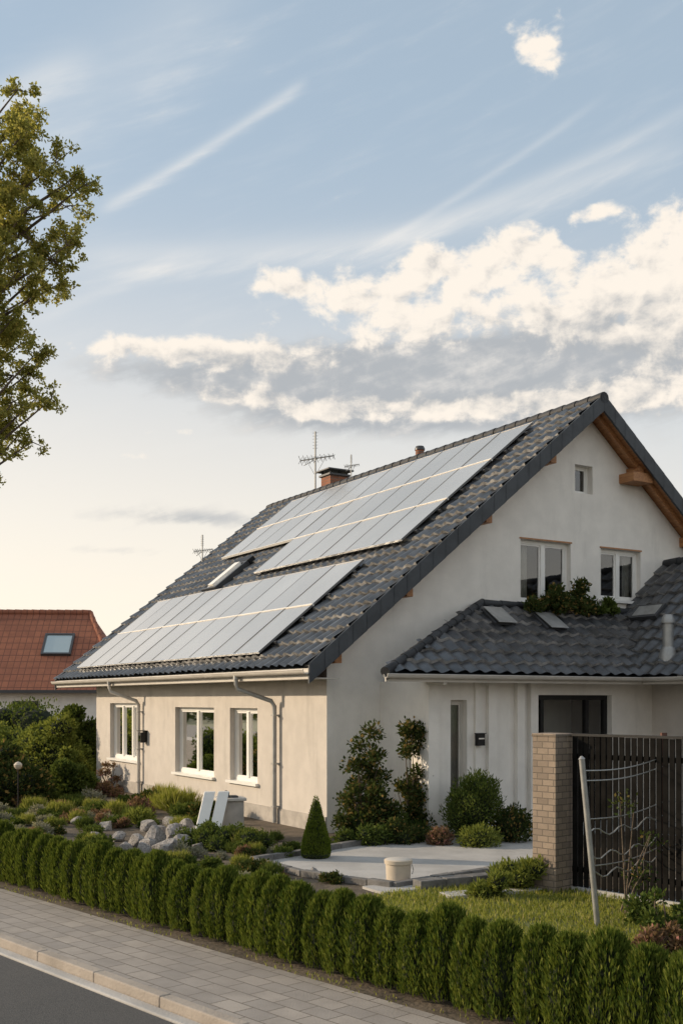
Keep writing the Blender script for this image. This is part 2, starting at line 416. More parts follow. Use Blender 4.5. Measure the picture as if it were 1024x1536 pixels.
def caps(mb,p,q,r=.11,l=.36,mat=RTILE):
    p=Vector(p);q=Vector(q);d=q-p;n=max(1,int(d.length/l));
    for i in range(n):
        a=p+d*(i/n)-d.normalized()*.02; b=p+d*((i+1)/n)+d.normalized()*.02
        mb.tube([a,b],[r*1.08,r*.92],mat,12)
mb=MB(); caps(mb,(RU,V0-.03,RZ-.0),(RU,V1+.03,RZ-.0)); mb.build('ridge_tiles',H,smooth=True)
mb=MB()
for sg in (0,1):
    f=(lambda u:u) if sg==0 else (lambda u:2*RU-u)
    for (o0,o1,mat) in ((.03,.10,VERGE),(.10,.15,WOOD)):
        mb.prism([(f(EU+.02),V0+.04,EZ-o0/cs),(f(RU),V0+.04,RZ-o0/cs),(f(RU),V0+.04,RZ-o1/cs),(f(EU+.02),V0+.04,EZ-o1/cs)],(0,V1-V0-.08,0),mat)
mb.build('roof_deck',H)
mb=MB()
for u in (.02,1.5,3.3,4.9):
    for uu in (u,2*RU-u):
        z=roofz(u)-.16/cs; w=.07
        mb.box(uu-w,uu+w,V0+.10,.1,z-.22,z-.02,WOOD)
mb.box(2*RU-4.9-.28,2*RU-4.9+.28,V0+.05,.1,roofz(4.9)-.55,roofz(4.9)-.36,WOOD)
for yy in (V0+.16,):
    mb.prism([(2*RU-EU-.05,yy,EZ-.19),(RU+.02,yy,RZ-.19),(RU+.02,yy,RZ-.32),(2*RU-EU-.05,yy,EZ-.32)],(0,.08,0),WOOD)
mb.build('roof_timbers',H,bevel=.006)
mb=MB()
n=24
for vv,dy in ((V0-.05,1),(V1+.05,-1)):
  for sg in (0,1):
    f=(lambda u:u) if sg==0 else (lambda u:2*RU-u)
    for i in range(n):
        u0=EU-.03+(RU-EU)*i/n; u1=EU+(RU-EU)*(i+1)/n
        z0=EZ+K*(u0-EU)+.083; z1=EZ+K*(u1-EU)+.075
        mb.prism([(f(u0),vv,z0),(f(u1),vv,z1),(f(u1),vv,z1-.34),(f(u0),vv,z0-.34)],(0,dy*.05,0),VERGE)
        mb.prism([(f(u0),vv+dy*.051,z0-.003),(f(u1),vv+dy*.051,z1-.003),(f(u1),vv+dy*.051,z1-.05),(f(u0),vv+dy*.051,z0-.05)],(0,dy*.12,0),RTILE)
mb.build('verge_boards',H,bevel=.006)
mb=MB()
mb.box(EU+.03,-.002,V0+.02,V1-.02,2.655,2.675,CREAMTRIM); mb.box(EU,EU+.03,V0,V1,2.65,2.83,CREAMTRIM)
mb.build('eaves_soffit',H)
def gutter(name,O,A,L,r,mat,parent,out):
    A=Vector(A);O=Vector(O);out=Vector(out); mb=MB(); seg=10; prof=[]
    for i in range(seg+1):
        a=math.pi*i/seg; prof.append(out*(-math.cos(a)*r)+Vector((0,0,-math.sin(a)*r*1.05)))
    prof+= [p*.88 for p in reversed(prof)]
    base=[tuple(O+p) for p in prof]; mb.prism(base,A*L,mat)
    mb.tube([O+out*r*1.0,O+out*r*1.0+A*L],.009,mat,8)
    return mb.build(name,parent,smooth=True)
gutter('gutter',(EU-.072,V0-.03,2.80),(0,1,0),V1-V0+.06,.070,CREAMTRIM,H,(-1,0,0))
def downpipe(name,v,parent):
    mb=MB(); z=2.70
    mb.tube([(EU-.075,v+.42,z+.03),(EU-.075,v+.42,z-.10),(EU-.05,v+.40,z-.2),(-.14,v+.03,z-.42),(-.09,v,z-.52),(-.09,v,z-.7),(-.09,v,.02)],.042,GREYM if v<5 else CREAMTRIM,12)
    for zz in (2.0,1.1,.3): mb.box(-.14,-.0,v-.052,v+.052,zz,zz+.03,GREYM)
    mb.tube([(EU-.075,v+.42,z+.06),(EU-.075,v+.42,z-.02)],.055,GREYM,12)
    return mb.build(name,parent,smooth=True)
downpipe('downpipe',1.75,H); downpipe('downpipe',8.75,H)
def TS(s,t,n): return (EU+cs*t-sn*n, s, EZ+sn*t+cs*n)
def array(name,v0,cw,t0,rh,layout):
    e=empty(name,parent=H); fr=MB(TS); gl=MB(TS)
    for r,nc in enumerate(layout):
        for c in range(nc):
            a=v0+c*cw; b=t0+r*rh; g=.002; F=.018; j=random.uniform(-.002,.002)
            x0,x1,y0,y1=a+g,a+cw-g,b+g,b+rh-g; n0,n1=.13+j,.17+j
            fr.box(x0,x1,y0,y0+F,n0,n1,ALU); fr.box(x0,x1,y1-F,y1,n0,n1,ALU); fr.box(x0,x0+.008,y0+F,y1-F,n0,n1,PFR); fr.box(x1-.008,x1,y0+F,y1-F,n0,n1,PFR)
            d=[random.uniform(-.003,.003) for _ in range(2)]
            gl.poly([(x0+.006,y0+.01,n1-.005+d[0]),(x1-.006,y0+.01,n1-.005+d[1]),(x1-.006,y1-.01,n1-.005+d[1]),(x0+.006,y1-.01,n1-.005+d[0])],PV)
        L=nc*cw
        for q in (.25,.75): fr.box(v0-.1,v0+L+.1,t0+r*rh+rh*q-.02,t0+r*rh+rh*q+.02,.06,.125,DARKG)
        if r: fr.box(v0,v0+L,t0+r*rh-.012,t0+r*rh+.008,.12,.178,RAIL)
    fr.build('panel_frames',e); gl.build('panel_glass',e,recalc=False)
array('solar_array',1.7,1.07,.32,1.49,[10,10])
array('solar_array',1.0,1.04,3.80,1.43,[6,10,10])
mb=MB(TS); a,t=8.75,3.42
mb.box(a,a+.9,t,t+.07,.02,.19,DARKG); mb.box(a,a+.9,t+1.1,t+1.17,.02,.19,DARKG); mb.box(a,a+.07,t+.07,t+1.1,.02,.19,DARKG); mb.box(a+.83,a+.9,t+.07,t+1.1,.02,.19,DARKG)
mb.box(a+.07,a+.83,t+.07,t+1.1,.10,.15,RAIL); mb.box(a+.25,a+.55,t+.09,t+1.08,.151,.24,RAIL)
mb.box(a-.05,a+.95,t+1.17,t+1.35,.05,.2,BLACK)
mb.build('roof_window',H,bevel=.01)
# chimney
mb=MB(); u,v=6.5,10.5
mb.box(u-.3,u+.3,v-.26,v+.26,7.6,8.72,CHIM); mb.box(u-.35,u+.35,v-.31,v+.31,8.72,8.78,DARKG)
for a in (-.30,.26):
    for b in (-.24,.20): mb.box(u+a,u+a+.04,v+b,v+b+.04,8.78,8.86,DARKG)
mb.box(u-.42,u+.42,v-.38,v+.38,8.86,8.90,DARKG)
mb.build('chimney',H,bevel=.006)
mb=MB(); u,v=6.35,6.1
mb.tube([(u,v,7.9),(u,v,8.60)],.11,CHIM,16); mb.tube([(u,v,8.60),(u,v,8.64),(u,v,8.70)],[.13,.13,.10],DARKG,16)
mb.build('flue_pipe',H,smooth=True)
def antenna(name,u,v,zb,zt,sc,parent):
    mb=MB(); mb.tube([(u,v,zb),(u,v,zt)],.02*sc+.008,GREYM,8)
    zz=zt-.8*sc
    mb.tube([(u-.25*sc,v+.45*sc,zz),(u+.3*sc,v-.55*sc,zz+.02)],.016*sc+.004,GREYM,6)
    for i in range(9):
        f=i/8; x=u-.25*sc+.55*sc*f; y=v+.45*sc-1.0*sc*f; l=(.24-.012*i)*sc
        mb.tube([(x-l*.4,y-l*.25,zz-l*.5),(x+l*.4,y+l*.25,zz+l*.5)],.007*sc+.002,GREYM,5)
        mb.tube([(x+l*.4,y+l*.25,zz-l*.5),(x-l*.4,y-l*.25,zz+l*.5)],.007*sc+.002,GREYM,5)
    mb.tube([(u-.1*sc,v+.5*sc,zz-.12),(u,v,zz-.02),(u,v,zz+.4*sc)],.01,GREYM,5)
    for i in range(6):
        z=zt-.04-.09*i*sc; l=.055*sc
        mb.tube([(u-l,v+l,z),(u+l,v-l,z)],.006,GREYM,5)
    for q in (-1,1):
        mb.tube([(u,v,zz-.5*sc),(u+q*.25*sc,v-q*.2*sc,zz+.05)],.006,GREYM,5)
    return mb.build(name,parent)
antenna('tv_antenna',6.35,11.35,8.0,10.2,1.0,H)
antenna('tv_antenna',6.5,9.6,8.2,9.2,.4,H)
antenna('tv_antenna',3.75,13.6,6.2,7.25,.6,H)

# ------------------------------------------------------------------ ANNEX
AV=-1.4; AE=-1.9; AZ=2.72; KP=.73
TN=lambda a,d,z:(a,AV-d,z)
ops=[(1.60,1.95,.25,2.30),(3.53,5.38,.03,2.39)]
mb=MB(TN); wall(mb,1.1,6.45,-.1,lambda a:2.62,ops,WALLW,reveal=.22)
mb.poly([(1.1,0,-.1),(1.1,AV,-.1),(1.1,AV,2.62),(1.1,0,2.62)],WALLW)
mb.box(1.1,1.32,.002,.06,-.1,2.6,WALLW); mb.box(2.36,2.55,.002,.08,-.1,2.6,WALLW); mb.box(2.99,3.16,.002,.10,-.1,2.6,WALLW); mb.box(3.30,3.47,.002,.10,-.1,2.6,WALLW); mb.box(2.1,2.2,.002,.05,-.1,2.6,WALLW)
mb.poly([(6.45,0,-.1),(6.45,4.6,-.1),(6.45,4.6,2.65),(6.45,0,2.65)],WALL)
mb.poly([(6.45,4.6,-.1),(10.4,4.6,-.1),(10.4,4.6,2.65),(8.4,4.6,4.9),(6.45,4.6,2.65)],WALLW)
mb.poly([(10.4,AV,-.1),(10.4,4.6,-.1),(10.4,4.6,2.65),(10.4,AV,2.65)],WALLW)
mb.build('annex_walls',H,recalc=False)
window('entrance_side_window',TN,*ops[0],1,H,frame=CREAMTRIM,sill=False,curt='full',fw=.05)
mb=MB(TN); a0,a1,z0,z1=ops[1]; D=-.12
mb.box(a0,a1,D-.08,D,z1-.09,z1,BLACK); mb.box(a0,a0+.09,D-.08,D,z0,z1-.09,BLACK); mb.box(a1-.09,a1,D-.08,D,z0,z1-.09,BLACK); mb.box(a0,a1,D-.08,D,z0-.05,z0+.06,BLACK)
x=a0+.22; mb.box(x-.04,x+.04,D-.08,D+.005,z0+.06,z1-.09,BLACK)
x=a1-.52; mb.box(x-.04,x+.04,D-.08,D+.005,z0+.06,z1-.09,BLACK)
mb.box(a0+.26,a1-.56,D-.07,D-.005,z0+.06,z0+.35,BLACK)
mb.poly([(a0,D-.04,z0),(a1,D-.04,z0),(a1,D-.04,z1),(a0,D-.04,z1)],GLASS)
mb.tube([(a0+.36,D+.06,.75),(a0+.36,D+.06,1.6)],.014,ALU,8)
for z in(.8,1.55): mb.tube([(a0+.36,D+.06,z),(a0+.36,D-.04,z)],.01,ALU,8)
B=D-2
mb.poly([(a0-.3,B,-.1),(a1+.3,B,-.1),(a1+.3,B,2.6),(a0-.3,B,2.6)],DARKG); mb.poly([(a0-.3,D-.1,0),(a1+.3,D-.1,0),(a1+.3,B,0),(a0-.3,B,0)],INTER)
for x in(a0-.3,a1+.3): mb.poly([(x,D-.1,-.1),(x,B,-.1),(x,B,2.6),(x,D-.1,2.6)],DARKG)
mb.build('front_door',H,recalc=False)
mb=MB(TN); mb.box(3.0,6.0,.0,.7,-.05,.06,CONC); mb.box(2.8,6.2,.002,1.1,-.06,.03,CONC); mb.build('door_step',H,bevel=.01)
mb=MB(TN); mb.box(2.08,2.24,.052,.13,1.52,1.72,BLACK); mb.box(2.10,2.22,.131,.135,1.63,1.65,ALU); mb.box(2.07,2.25,.05,.15,1.72,1.735,BLACK); mb.build('letterbox',H)
mb=MB(TA); mb.box(8.42,8.56,.0,.05,1.30,1.55,BLACK); mb.box(8.40,8.58,.05,.17,1.28,1.52,BLACK); mb.box(8.43,8.55,.171,.175,1.31,1.45,GLASS); mb.box(8.38,8.60,.0,.19,1.55,1.57,BLACK); mb.build('wall_lamp',H)
cp=1/math.sqrt(1+KP*KP); sp_=KP*cp; LP=1.9/cp
U0=-.05; UT=3.4
clipP=lambda c: c[0] > U0+(UT-U0)*(c[1]-AE)/1.9 and c[0]<8.2
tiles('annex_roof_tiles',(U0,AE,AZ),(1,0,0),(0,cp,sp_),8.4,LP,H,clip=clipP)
KW=.9; cw=1/math.sqrt(1+KW*KW); sw=KW*cw; WE=5.65
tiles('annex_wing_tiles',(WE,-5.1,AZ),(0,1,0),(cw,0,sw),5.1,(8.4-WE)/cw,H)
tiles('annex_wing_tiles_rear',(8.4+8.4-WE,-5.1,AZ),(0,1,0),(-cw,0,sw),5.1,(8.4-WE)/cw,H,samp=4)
WZ=AZ+KW*(8.4-WE)
mb=MB(); caps(mb,(8.4,-5.1,WZ),(8.4,0,WZ)); caps(mb,(U0-.02,AE-.02,AZ+.03),(UT,-.02,AZ+KP*1.9+.04),.075,.34)
caps(mb,(UT,-.05,AZ+KP*1.9+.02),(7.3,-.05,AZ+KP*1.9+.02),.07,.4)
mb.build('annex_ridge_tiles',H,smooth=True)
mb=MB()
mb.poly([(U0,AE+.02,AZ-.04),(WE+1,AE+.02,AZ-.04),(8,0,AZ+KP*1.9-.05),(UT,0,AZ+KP*1.9-.05)],VERGE)
mb.poly([(U0+.05,AE+.02,AZ-.10),(U0+.05,AE+.03,AZ-.101),(UT,-.001,AZ-.101),(WE+1,-.001,AZ-.10),(WE+1,AE+.02,AZ-.10)],CREAMTRIM)
mb.prism([(U0,AE,AZ+.02),(UT,-.01,AZ+KP*1.9+.02),(UT,-.01,AZ+KP*1.9-.10),(U0,AE,AZ-.10)],(.02,-.03,0),VERGE)
mb.box(U0,WE,AE-.0,AE+.03,AZ-.13,AZ-.0,CREAMTRIM)
mb.box(WE,WE+.03,-5.1,AE,AZ-.13,AZ-.0,CREAMTRIM)
mb.box(WE+.03,6.45,-5.1,AE,AZ-.10,AZ-.08,CREAMTRIM)
mb.box(1.1,1.16,AE+.03,AV,AZ-.17,AZ-.10,CREAMTRIM)
mb.build('annex_eaves',H,recalc=False)
gutter('annex_gutter',(U0-.05,AE-.06,AZ-.015),(1,0,0),WE-U0-.05,.06,CREAMTRIM,H,(0,-1,0))
gutter('annex_gutter',(WE-.06,-5.15,AZ-.015),(0,1,0),5.15+AE-.0,.06,CREAMTRIM,H,(-1,0,0))
def TP(s,t,n): return (s,AE+cp*t-sp_*n,AZ+sp_*t+cp*n)
def TW(s,t,n): return (WE+cw*t-sw*n,s,AZ+sw*t+cw*n)
for T,a,t in ((TP,3.15,1.55),(TP,4.35,1.45)):
    mb=MB(T); mb.box(a,a+.5,t,t+.5,.05,.10,DARKG); mb.box(a+.05,a+.45,t+.05,t+.45,.10,.115,DARKG); mb.prism([(a+.03,t-.05,.14),(a+.47,t-.05,.14),(a+.47,t+.5,.12),(a+.03,t+.5,.12)],(0,0,.02),GREYM); mb.build('roof_vent',H,bevel=.008)
mb=MB(TW); mb.box(-1.15,-.45,1.7,2.1,.04,.14,DARKG); mb.box(-1.1,-.5,1.75,2.05,.14,.15,GREYM); mb.build('roof_vent',H,bevel=.006)
mb=MB(); u,v=6.05,-2.15
zb=AZ+KW*(u-WE)
mb.tube([(u,v,zb-.1),(u,v,zb+.08),(u,v,zb+.2)],[.17,.16,.11],GREYM,16); mb.tube([(u,v,zb+.1),(u,v,zb+.66)],.10,GREYM,16); mb.tube([(u,v,zb+.64),(u,v,zb+.68),(u,v,zb+.8)],[.13,.13,.08],GREYM,16)
mb.build('vent_pipe',H,smooth=True)

# ------------------------------------------------------------------ neighbour house
N=empty('red_roof_house',(-15,50,0),R(3))
mb=MB(); 
mb.poly([(-9,-1.4,2.75),(4.9,-1.4,2.75),(2.75,2.6,6.6),(-9,2.6,6.6)],REDTILE)
mb.poly([(4.9,-1.4,2.75),(4.9,6.6,2.75),(2.75,2.6,6.6)],REDTILE); mb.poly([(-9,6.6,2.75),(4.9,6.6,2.75),(2.75,2.6,6.6),(-9,2.6,6.6)],REDTILE)
mb.build('roof',N)
mb=MB(); caps(mb,(-9,2.6,6.62),(2.75,2.6,6.62),.14,.4,REDTILE); caps(mb,(2.75,2.6,6.6),(4.9,-1.4,2.78),.12,.4,REDTILE); mb.build('ridge_tiles',N,smooth=True)
mb=MB(lambda a,d,z:(a,-.8-d,z)); nops=[(-.2,1.0,1.35,2.25)]; wall(mb,-8.6,4.4,-.2,lambda a:2.8,nops,WALLW)
mb.poly([(4.4,0,-.2),(4.4,-7,-.2),(4.4,-7,2.8),(4.4,0,2.8)],WALLW); mb.box(-9,4.9,.45,.6,2.62,2.76,DARKG); mb.build('walls',N,recalc=False)
window('window',lambda a,d,z:(a,-.8-d,z),*nops[0],2,N,frame=DARKG,curt=None)
sl=math.hypot(4,3.85)
def TR(s,t,n): return (s,-1.4+4/sl*t-3.85/sl*n,2.75+3.85/sl*t+4/sl*n)
mb=MB(TR); a0,a1,t0,t1=.85,2.25,2.35,3.85
mb.box(a0,a1,t0,t0+.1,.0,.14,DARKG);mb.box(a0,a1,t1-.1,t1,.0,.14,DARKG);mb.box(a0,a0+.1,t0+.1,t1-.1,.0,.14,DARKG);mb.box(a1-.1,a1,t0+.1,t1-.1,.0,.14,DARKG)
SKG,_t,_b=material('skylight_glass'); _b.inputs['Base Color'].default_value=(.42,.50,.52,1); _b.inputs['Roughness'].default_value=.1; _b.inputs['Metallic'].default_value=.5
mb.poly([(a0+.1,t0+.1,.1),(a1-.1,t0+.1,.1),(a1-.1,t1-.1,.1),(a0+.1,t1-.1,.1)],SKG)
mb.build('skylight',N)

# ------------------------------------------------------------------ hedge
HG=empty('hedge')
variants=[]
for k in range(8):
    n=4200; h=random.uniform(.61,.69); r0=random.uniform(.155,.175)
    z=rng.uniform(.02,1,n)**.85*h; a=rng.uniform(0,2*np.pi,n)
    zz=z/h; rad=r0*np.minimum(1,.86+.4*zz)*np.sqrt(np.clip(1-np.clip((zz-.42)/.58,0,1)**1.8,0,1))*(1+.10*np.sin(a*3+k)+.12*np.sin(a*8+k))
    q=rng.uniform(.68,1.03,n); P=np.stack([np.cos(a)*rad*q,np.sin(a)*rad*q*1.2,z],1)
    D=unit(np.stack([np.cos(a)*.32,np.sin(a)*.32,np.full(n,1.0)],1)+rng.normal(size=(n,3))*.20)
    Q=leaves(P,D,.060,.0125)
    m=120; a=rng.uniform(0,2*np.pi,m); P2=np.stack([np.cos(a)*r0*.3*rng.uniform(0,1,m),np.sin(a)*r0*.4*rng.uniform(0,1,m),h*rng.uniform(.84,.96,m)],1)
    Q=np.concatenate([Q,leaves(P2,unit(rng.normal(size=(m,3))*.16+np.array([0,0,1])),.075,.012)])
    me=quads('hedge_clump',Q,F_HEDGE)
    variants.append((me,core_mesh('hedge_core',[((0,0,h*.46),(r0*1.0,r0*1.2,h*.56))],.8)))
x=-20
while x<1.5:
    me,co=random.choice(variants); w=St(x,6.08+random.uniform(-.03,.03)); s=random.uniform(.93,1.09); rz=random.uniform(-.5,.5)+random.choice((0,math.pi))+ST; sz=s*random.uniform(.93,1.06)
    for nm,m_ in (('foliage',me),('inner_mass',co)): link(nm,m_,HG,w,rz,(s,s,sz))
    x+=random.uniform(.262,.305)

# ------------------------------------------------------------------ tree
T=empty('deciduous_tree',(-6.2,16.3,0))
blobs=[]
vis=[(-4.80,11.35,.26),(-5.0,11.1,.36),(-4.6,10.75,.40),(-4.25,10.3,.40),(-3.82,9.95,.26),(-4.65,10.1,.48),(-5.1,10.5,.55),(-4.35,9.6,.33),(-4.1,9.1,.34),(-4.65,9.2,.48),(-4.75,8.6,.45),(-4.35,8.75,.27),(-5.2,9.0,.55),(-5.2,8.2,.5),(-4.9,8.0,.35),(-4.55,7.45,.30),(-5.05,7.3,.42),(-4.5,6.95,.30),(-4.95,6.8,.38),(-5.2,6.45,.34),(-4.85,6.35,.24),(-5.3,6.1,.25),(-4.0,9.9,.28),(-5.4,10.9,.5),(-5.3,9.7,.6),(-5.1,7.7,.4),(-5.0,11.5,.22),(-5.25,6.9,.35)]
for X,Z,r in vis:
    blobs.append(((X+6.2,random.uniform(-.7,.7),Z),(r,r,r*.8)))
    if random.random()<.5: blobs.append(((X+6.2-.25,random.uniform(-1.5,1.5),Z+random.uniform(-.25,.25)),(r*.8,r*.8,r*.6)))
for i in range(40):
    a=random.uniform(0,6.28); z=random.uniform(6.2,11.2); rr=(1.8*math.sqrt(max(.08,1-((z-8.7)/3.1)**2)))*random.uniform(.3,1)
    if math.cos(a)*rr>.9: continue
    r=random.uniform(.35,.55); blobs.append(((math.cos(a)*rr,math.sin(a)*rr,z),(r,r,r*.8)))
sub=[]
for c,r in blobs:
    for i in range(10):
        d=Vector((random.gauss(0,1),random.gauss(0,1),random.gauss(0,1))).normalized()*random.uniform(.4,1.15)
        s=random.uniform(.2,.42); sub.append(((c[0]+d.x*r[0],c[1]+d.y*r[1],c[2]+d.z*r[2]),(r[0]*s,r[1]*s,r[2]*s)))
P,d=blob_points(sub,85000,.1); D=unit(d*.5+rng.normal(size=d.shape)+np.array([0,0,.1]))
link('leaves',quads('tree_leaves',leaves(P,D,.058,.035),F_TREE),T)
mb=MB(); mb.tube([(0,0,-.1),(0,0,.3),(.05,0,2.5),(0,.05,5),(.1,0,7.5),(.15,0,10)],[.26,.20,.17,.14,.09,.03],BARK,12)
for c,r in blobs:
    z0=max(2.8,c[2]-random.uniform(.8,1.6)); p=Vector((.04,0,z0)); q=Vector(c); m1=p.lerp(q,.5)+Vector((random.uniform(-.1,.1),random.uniform(-.1,.1),-.12))
    mb.tube([p,m1,q],[.040,.024,.008],BARK,6)
for c,r in sub:
    if random.random()<.5:
        b=min(blobs,key=lambda b:(b[0][0]-c[0])**2+(b[0][1]-c[1])**2+(b[0][2]-c[2])**2)[0]
        mb.tube([b,c],[.009,.004],BARK,4)
mb.build('trunk_and_branches',T,smooth=True)

# ------------------------------------------------------------------ shrubs
def rblobs(n,rx,ry,h,r):
    out=[]
    for i in range(n):
        z=random.uniform(.15,1)*h; k=1-.5*(z/h)**2
        rr=r*random.uniform(.7,1.2); out.append(((random.uniform(-rx,rx)*k,random.uniform(-ry,ry)*k,max(z-rr*.5,rr*.4)),(rr,rr,rr*.9)))
    return out
def w(px,py):
    Y=3680/(py-1050); return ((px-512)/1600*Y,Y,0)
bush('wall_shrub',(.36,17.55,0),rblobs(26,.48,.25,1.95,.17)+rblobs(8,.45,.3,.8,.24),8000,.075,.04,F_DARK,.3,.1,False,34)
bush('wall_shrub',(1.20,17.9,0),rblobs(24,.26,.2,2.0,.15)+rblobs(6,.3,.2,.9,.2),5500,.07,.038,F_DARK,.3,.1,False,24)
bush('rhododendron_shrub',(.75,17.6,0),rblobs(9,.6,.25,.55,.22),4200,.08,.04,F_SHRUB,.3,.4)
bush('round_shrub',(2.15,17.35,0),[((0,0,.55),(.42,.42,.5)),((.1,0,.75),(.33,.33,.36)),((-.2,0,.4),(.3,.3,.35))],9000,.07,.018,F_SHRUB,1.2,.6)
bush('round_shrub',(2.75,17.3,0),[((0,0,.25),(.35,.3,.3))],2500,.07,.03,F_DARK,.6,.5)
bush('low_shrub',(2.15,16.7,0),[((0,0,.12),(.33,.25,.2))],2500,.06,.02,F_LIME,.6,.5)
bush('red_leaf_plant',(1.55,16.9,0),[((0,0,.1),(.2,.18,.17))],1200,.06,.03,F_RED,.6,.4)
bush('low_shrub',(.35,16.9,0),rblobs(7,.4,.2,.3,.16),2500,.07,.03,F_SHRUB,.5,.4)
bush('low_shrub',(1.0,17.1,0),rblobs(7,.4,.2,.35,.15),2500,.07,.03,F_DARK,.5,.4)
bush('wall_climber',Hw(-.35,10.1,0),rblobs(9,.3,.12,.75,.1),900,.06,.03,F_RED,.5,.1,False,14)
e=empty('topiary_cone',(-.37,15.5,0)); n=9000; z=(1-np.sqrt(rng.uniform(0,1,n))); a=rng.uniform(0,6.283,n); rad=.235*(1-z)*(1-.25*(1-z)**8)+.01
P=np.stack([np.cos(a)*rad,np.sin(a)*rad,z*.88+.02],1); D=unit(np.stack([np.cos(a)*.6,np.sin(a)*.6,np.full(n,.9)],1)+rng.normal(size=(n,3))*.3)
link('leaves',quads('cone_leaves',leaves(P,D,.035,.012),F_CONE),e)
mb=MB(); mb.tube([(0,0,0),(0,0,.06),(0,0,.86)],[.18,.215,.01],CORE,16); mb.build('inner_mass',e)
bush('climbing_plant',Hw(5.3,-.35,4.0),rblobs(12,.75,.15,.5,.17)+[((-.9,0,.1),(.25,.15,.15)),((.3,0,.55),(.18,.12,.14))],4800,.08,.045,F_DARK,.4,.2,False,18,rz=TH)
bush('climbing_plant',Hw(6.3,-.3,4.05),rblobs(5,.25,.1,.26,.12),1300,.07,.04,F_SHRUB,.4,.2,False,8,rz=TH)
bush('lime_shrub',(2.15,12.9,0),rblobs(10,.35,.22,.36,.14),4200,.075,.02,F_LIME,1,.3)
bush('lime_shrub',(1.72,12.35,0),rblobs(6,.18,.15,.28,.12),2200,.07,.02,F_LIME,1,.3)
bush('wild_shrub',(3.0,10.0,0),rblobs(12,.28,.25,.55,.09),1500,.06,.028,F_SHRUB,.8,.2,False,18)
bush('wild_shrub',(2.9,9.7,0),rblobs(6,.2,.2,.25,.09),900,.06,.03,F_RED,.8,.2,False,8)
for i,(X,Y,rx,h,m) in enumerate([(-7.3,23.5,1.0,1.25,F_DARK),(-8.6,24.5,1.1,1.35,F_DARK),(-6.4,25.5,.6,.8,F_SHRUB),(-8.0,29.5,1.2,1.8,F_LIME),(-7.5,30.5,.7,2.2,F_SHRUB),(-10,31,1.6,1.7,F_LIME),(-12.5,33,2,2.0,F_SHRUB),(-9.8,27,1.2,1.3,F_SHRUB),(-6.9,27.5,.5,1.0,F_LIME),(-12,27,1.5,1.5,F_DARK),(-11,37,2.5,2.1,F_SHRUB)]):
    bush('garden_bush',(X,Y,0),rblobs(9,rx*.7,rx*.6,h,rx*.34)+[((0,0,h*.35),(rx*.9,rx*.8,h*.42))],9000,.11,.06,m,.3,.7)
FB=empty('flower_bed'); protos=[]
for m,l,wd,up,h in ((F_SHRUB,.07,.03,.6,.2),(F_LIME,.08,.02,1.2,.18),(F_GREY,.06,.025,.6,.18),(F_RED,.06,.03,.8,.22),(F_DARK,.07,.035,.4,.25),(F_SHRUB,.12,.015,2.0,.2),(F_GREY,.05,.02,1.4,.26),(F_GRASS,.2,.012,2.6,.2)):
    protos.append(bush_mesh('flower_clump',rblobs(6,.2,.2,h,.12),1300,l,wd,m,up,.2))
def inpoly(W,P=dw):
    c=False;x,y=W[0],W[1]
    for i in range(len(P)):
        (x1,y1),(x2,y2)=P[i],P[i-1]
        if (y1>y)!=(y2>y) and x<(x2-x1)*(y-y1)/(y2-y1)+x1: c=not c
    return c
rocks=[]
for i,(px,py,s) in enumerate([(232,1266,.28),(262,1258,.25),(205,1270,.19),(285,1264,.23),(248,1280,.25),(225,1246,.22),(180,1262,.17),(278,1247,.22),(300,1252,.18),(160,1245,.2),(350,1237,.16),(470,1312,.10),(1012,1330,.10),(215,1283,.18),(120,1238,.18),(310,1266,.15),(240,1256,.2),(272,1272,.2),(298,1276,.14),(222,1276,.2),(190,1275,.14),(258,1240,.2),(140,1258,.15),(330,1246,.15)]):
    rocks.append((w(px,py),s,i))
def nearrock(W): return any((W[0]-r[0][0])**2+(W[1]-r[0][1]+.22)**2<(r[1]*1.0+.15)**2 for r in rocks)
def scatter(n,x0,x1,y0,y1,wts,smin=.6,smax=1.2,avoid=None):
    for i in range(n):
        x,y=random.uniform(x0,x1),random.uniform(y0,y1); W=St(x,y)
        u_=(W[0]+.253)*math.cos(TH)+(W[1]-18.4)*math.sin(TH)
        if u_>-.25 and W[1]>17.5: continue
        if inpoly(W) or nearrock(W): continue
        link('flower_clump',random.choices(protos,wts)[0],FB,W,random.uniform(0,6.28),random.uniform(smin,smax))
scatter(45,-12.5,-9.8,6.9,10.6,(5,1,1,.3,2,2,.5,.5),.4,.8)
scatter(200,-24,-12.3,7.0,11.5,(3.5,2,2.6,2.4,2,2,2.2,1.6),.45,1.0)
scatter(60,-30,-16,10.5,15,(3,1.5,1,1.2,3,1.5,1,1),.9,1.5)
bush('ground_cover_shrub',(-1.85,16.6,0),rblobs(22,1.0,.5,.32,.17),12000,.05,.025,F_SHRUB,.6,.5,True,0,rz=R(-35))
def rock(name,loc,s,seed):
    import bmesh
    bm=bmesh.new(); bmesh.ops.create_icosphere(bm,subdivisions=3,radius=1); rr=random.Random(seed)
    pl=[(Vector((rr.gauss(0,1),rr.gauss(0,1),rr.gauss(0,1))).normalized(),rr.uniform(.5,.85)) for _ in range(14)]
    for v in bm.verts:
        for nrm,d in pl:
            k=v.co.dot(nrm)-d
            if k>0: v.co-=nrm*k
        v.co*=1+rr.uniform(-.03,.03)
    me=bpy.data.meshes.new(name); bm.to_mesh(me); bm.free(); me.materials.append(ROCK)
    return link(name,me,None,(loc[0],loc[1],s*.36),rr.uniform(0,6),(s,s*.8,s*.75))
for l_,s_,i_ in rocks: rock('garden_rock',l_,s_,i_)
e=empty('wooden_boards',(-2.15,17.5,0),R(15))
mb=MB()
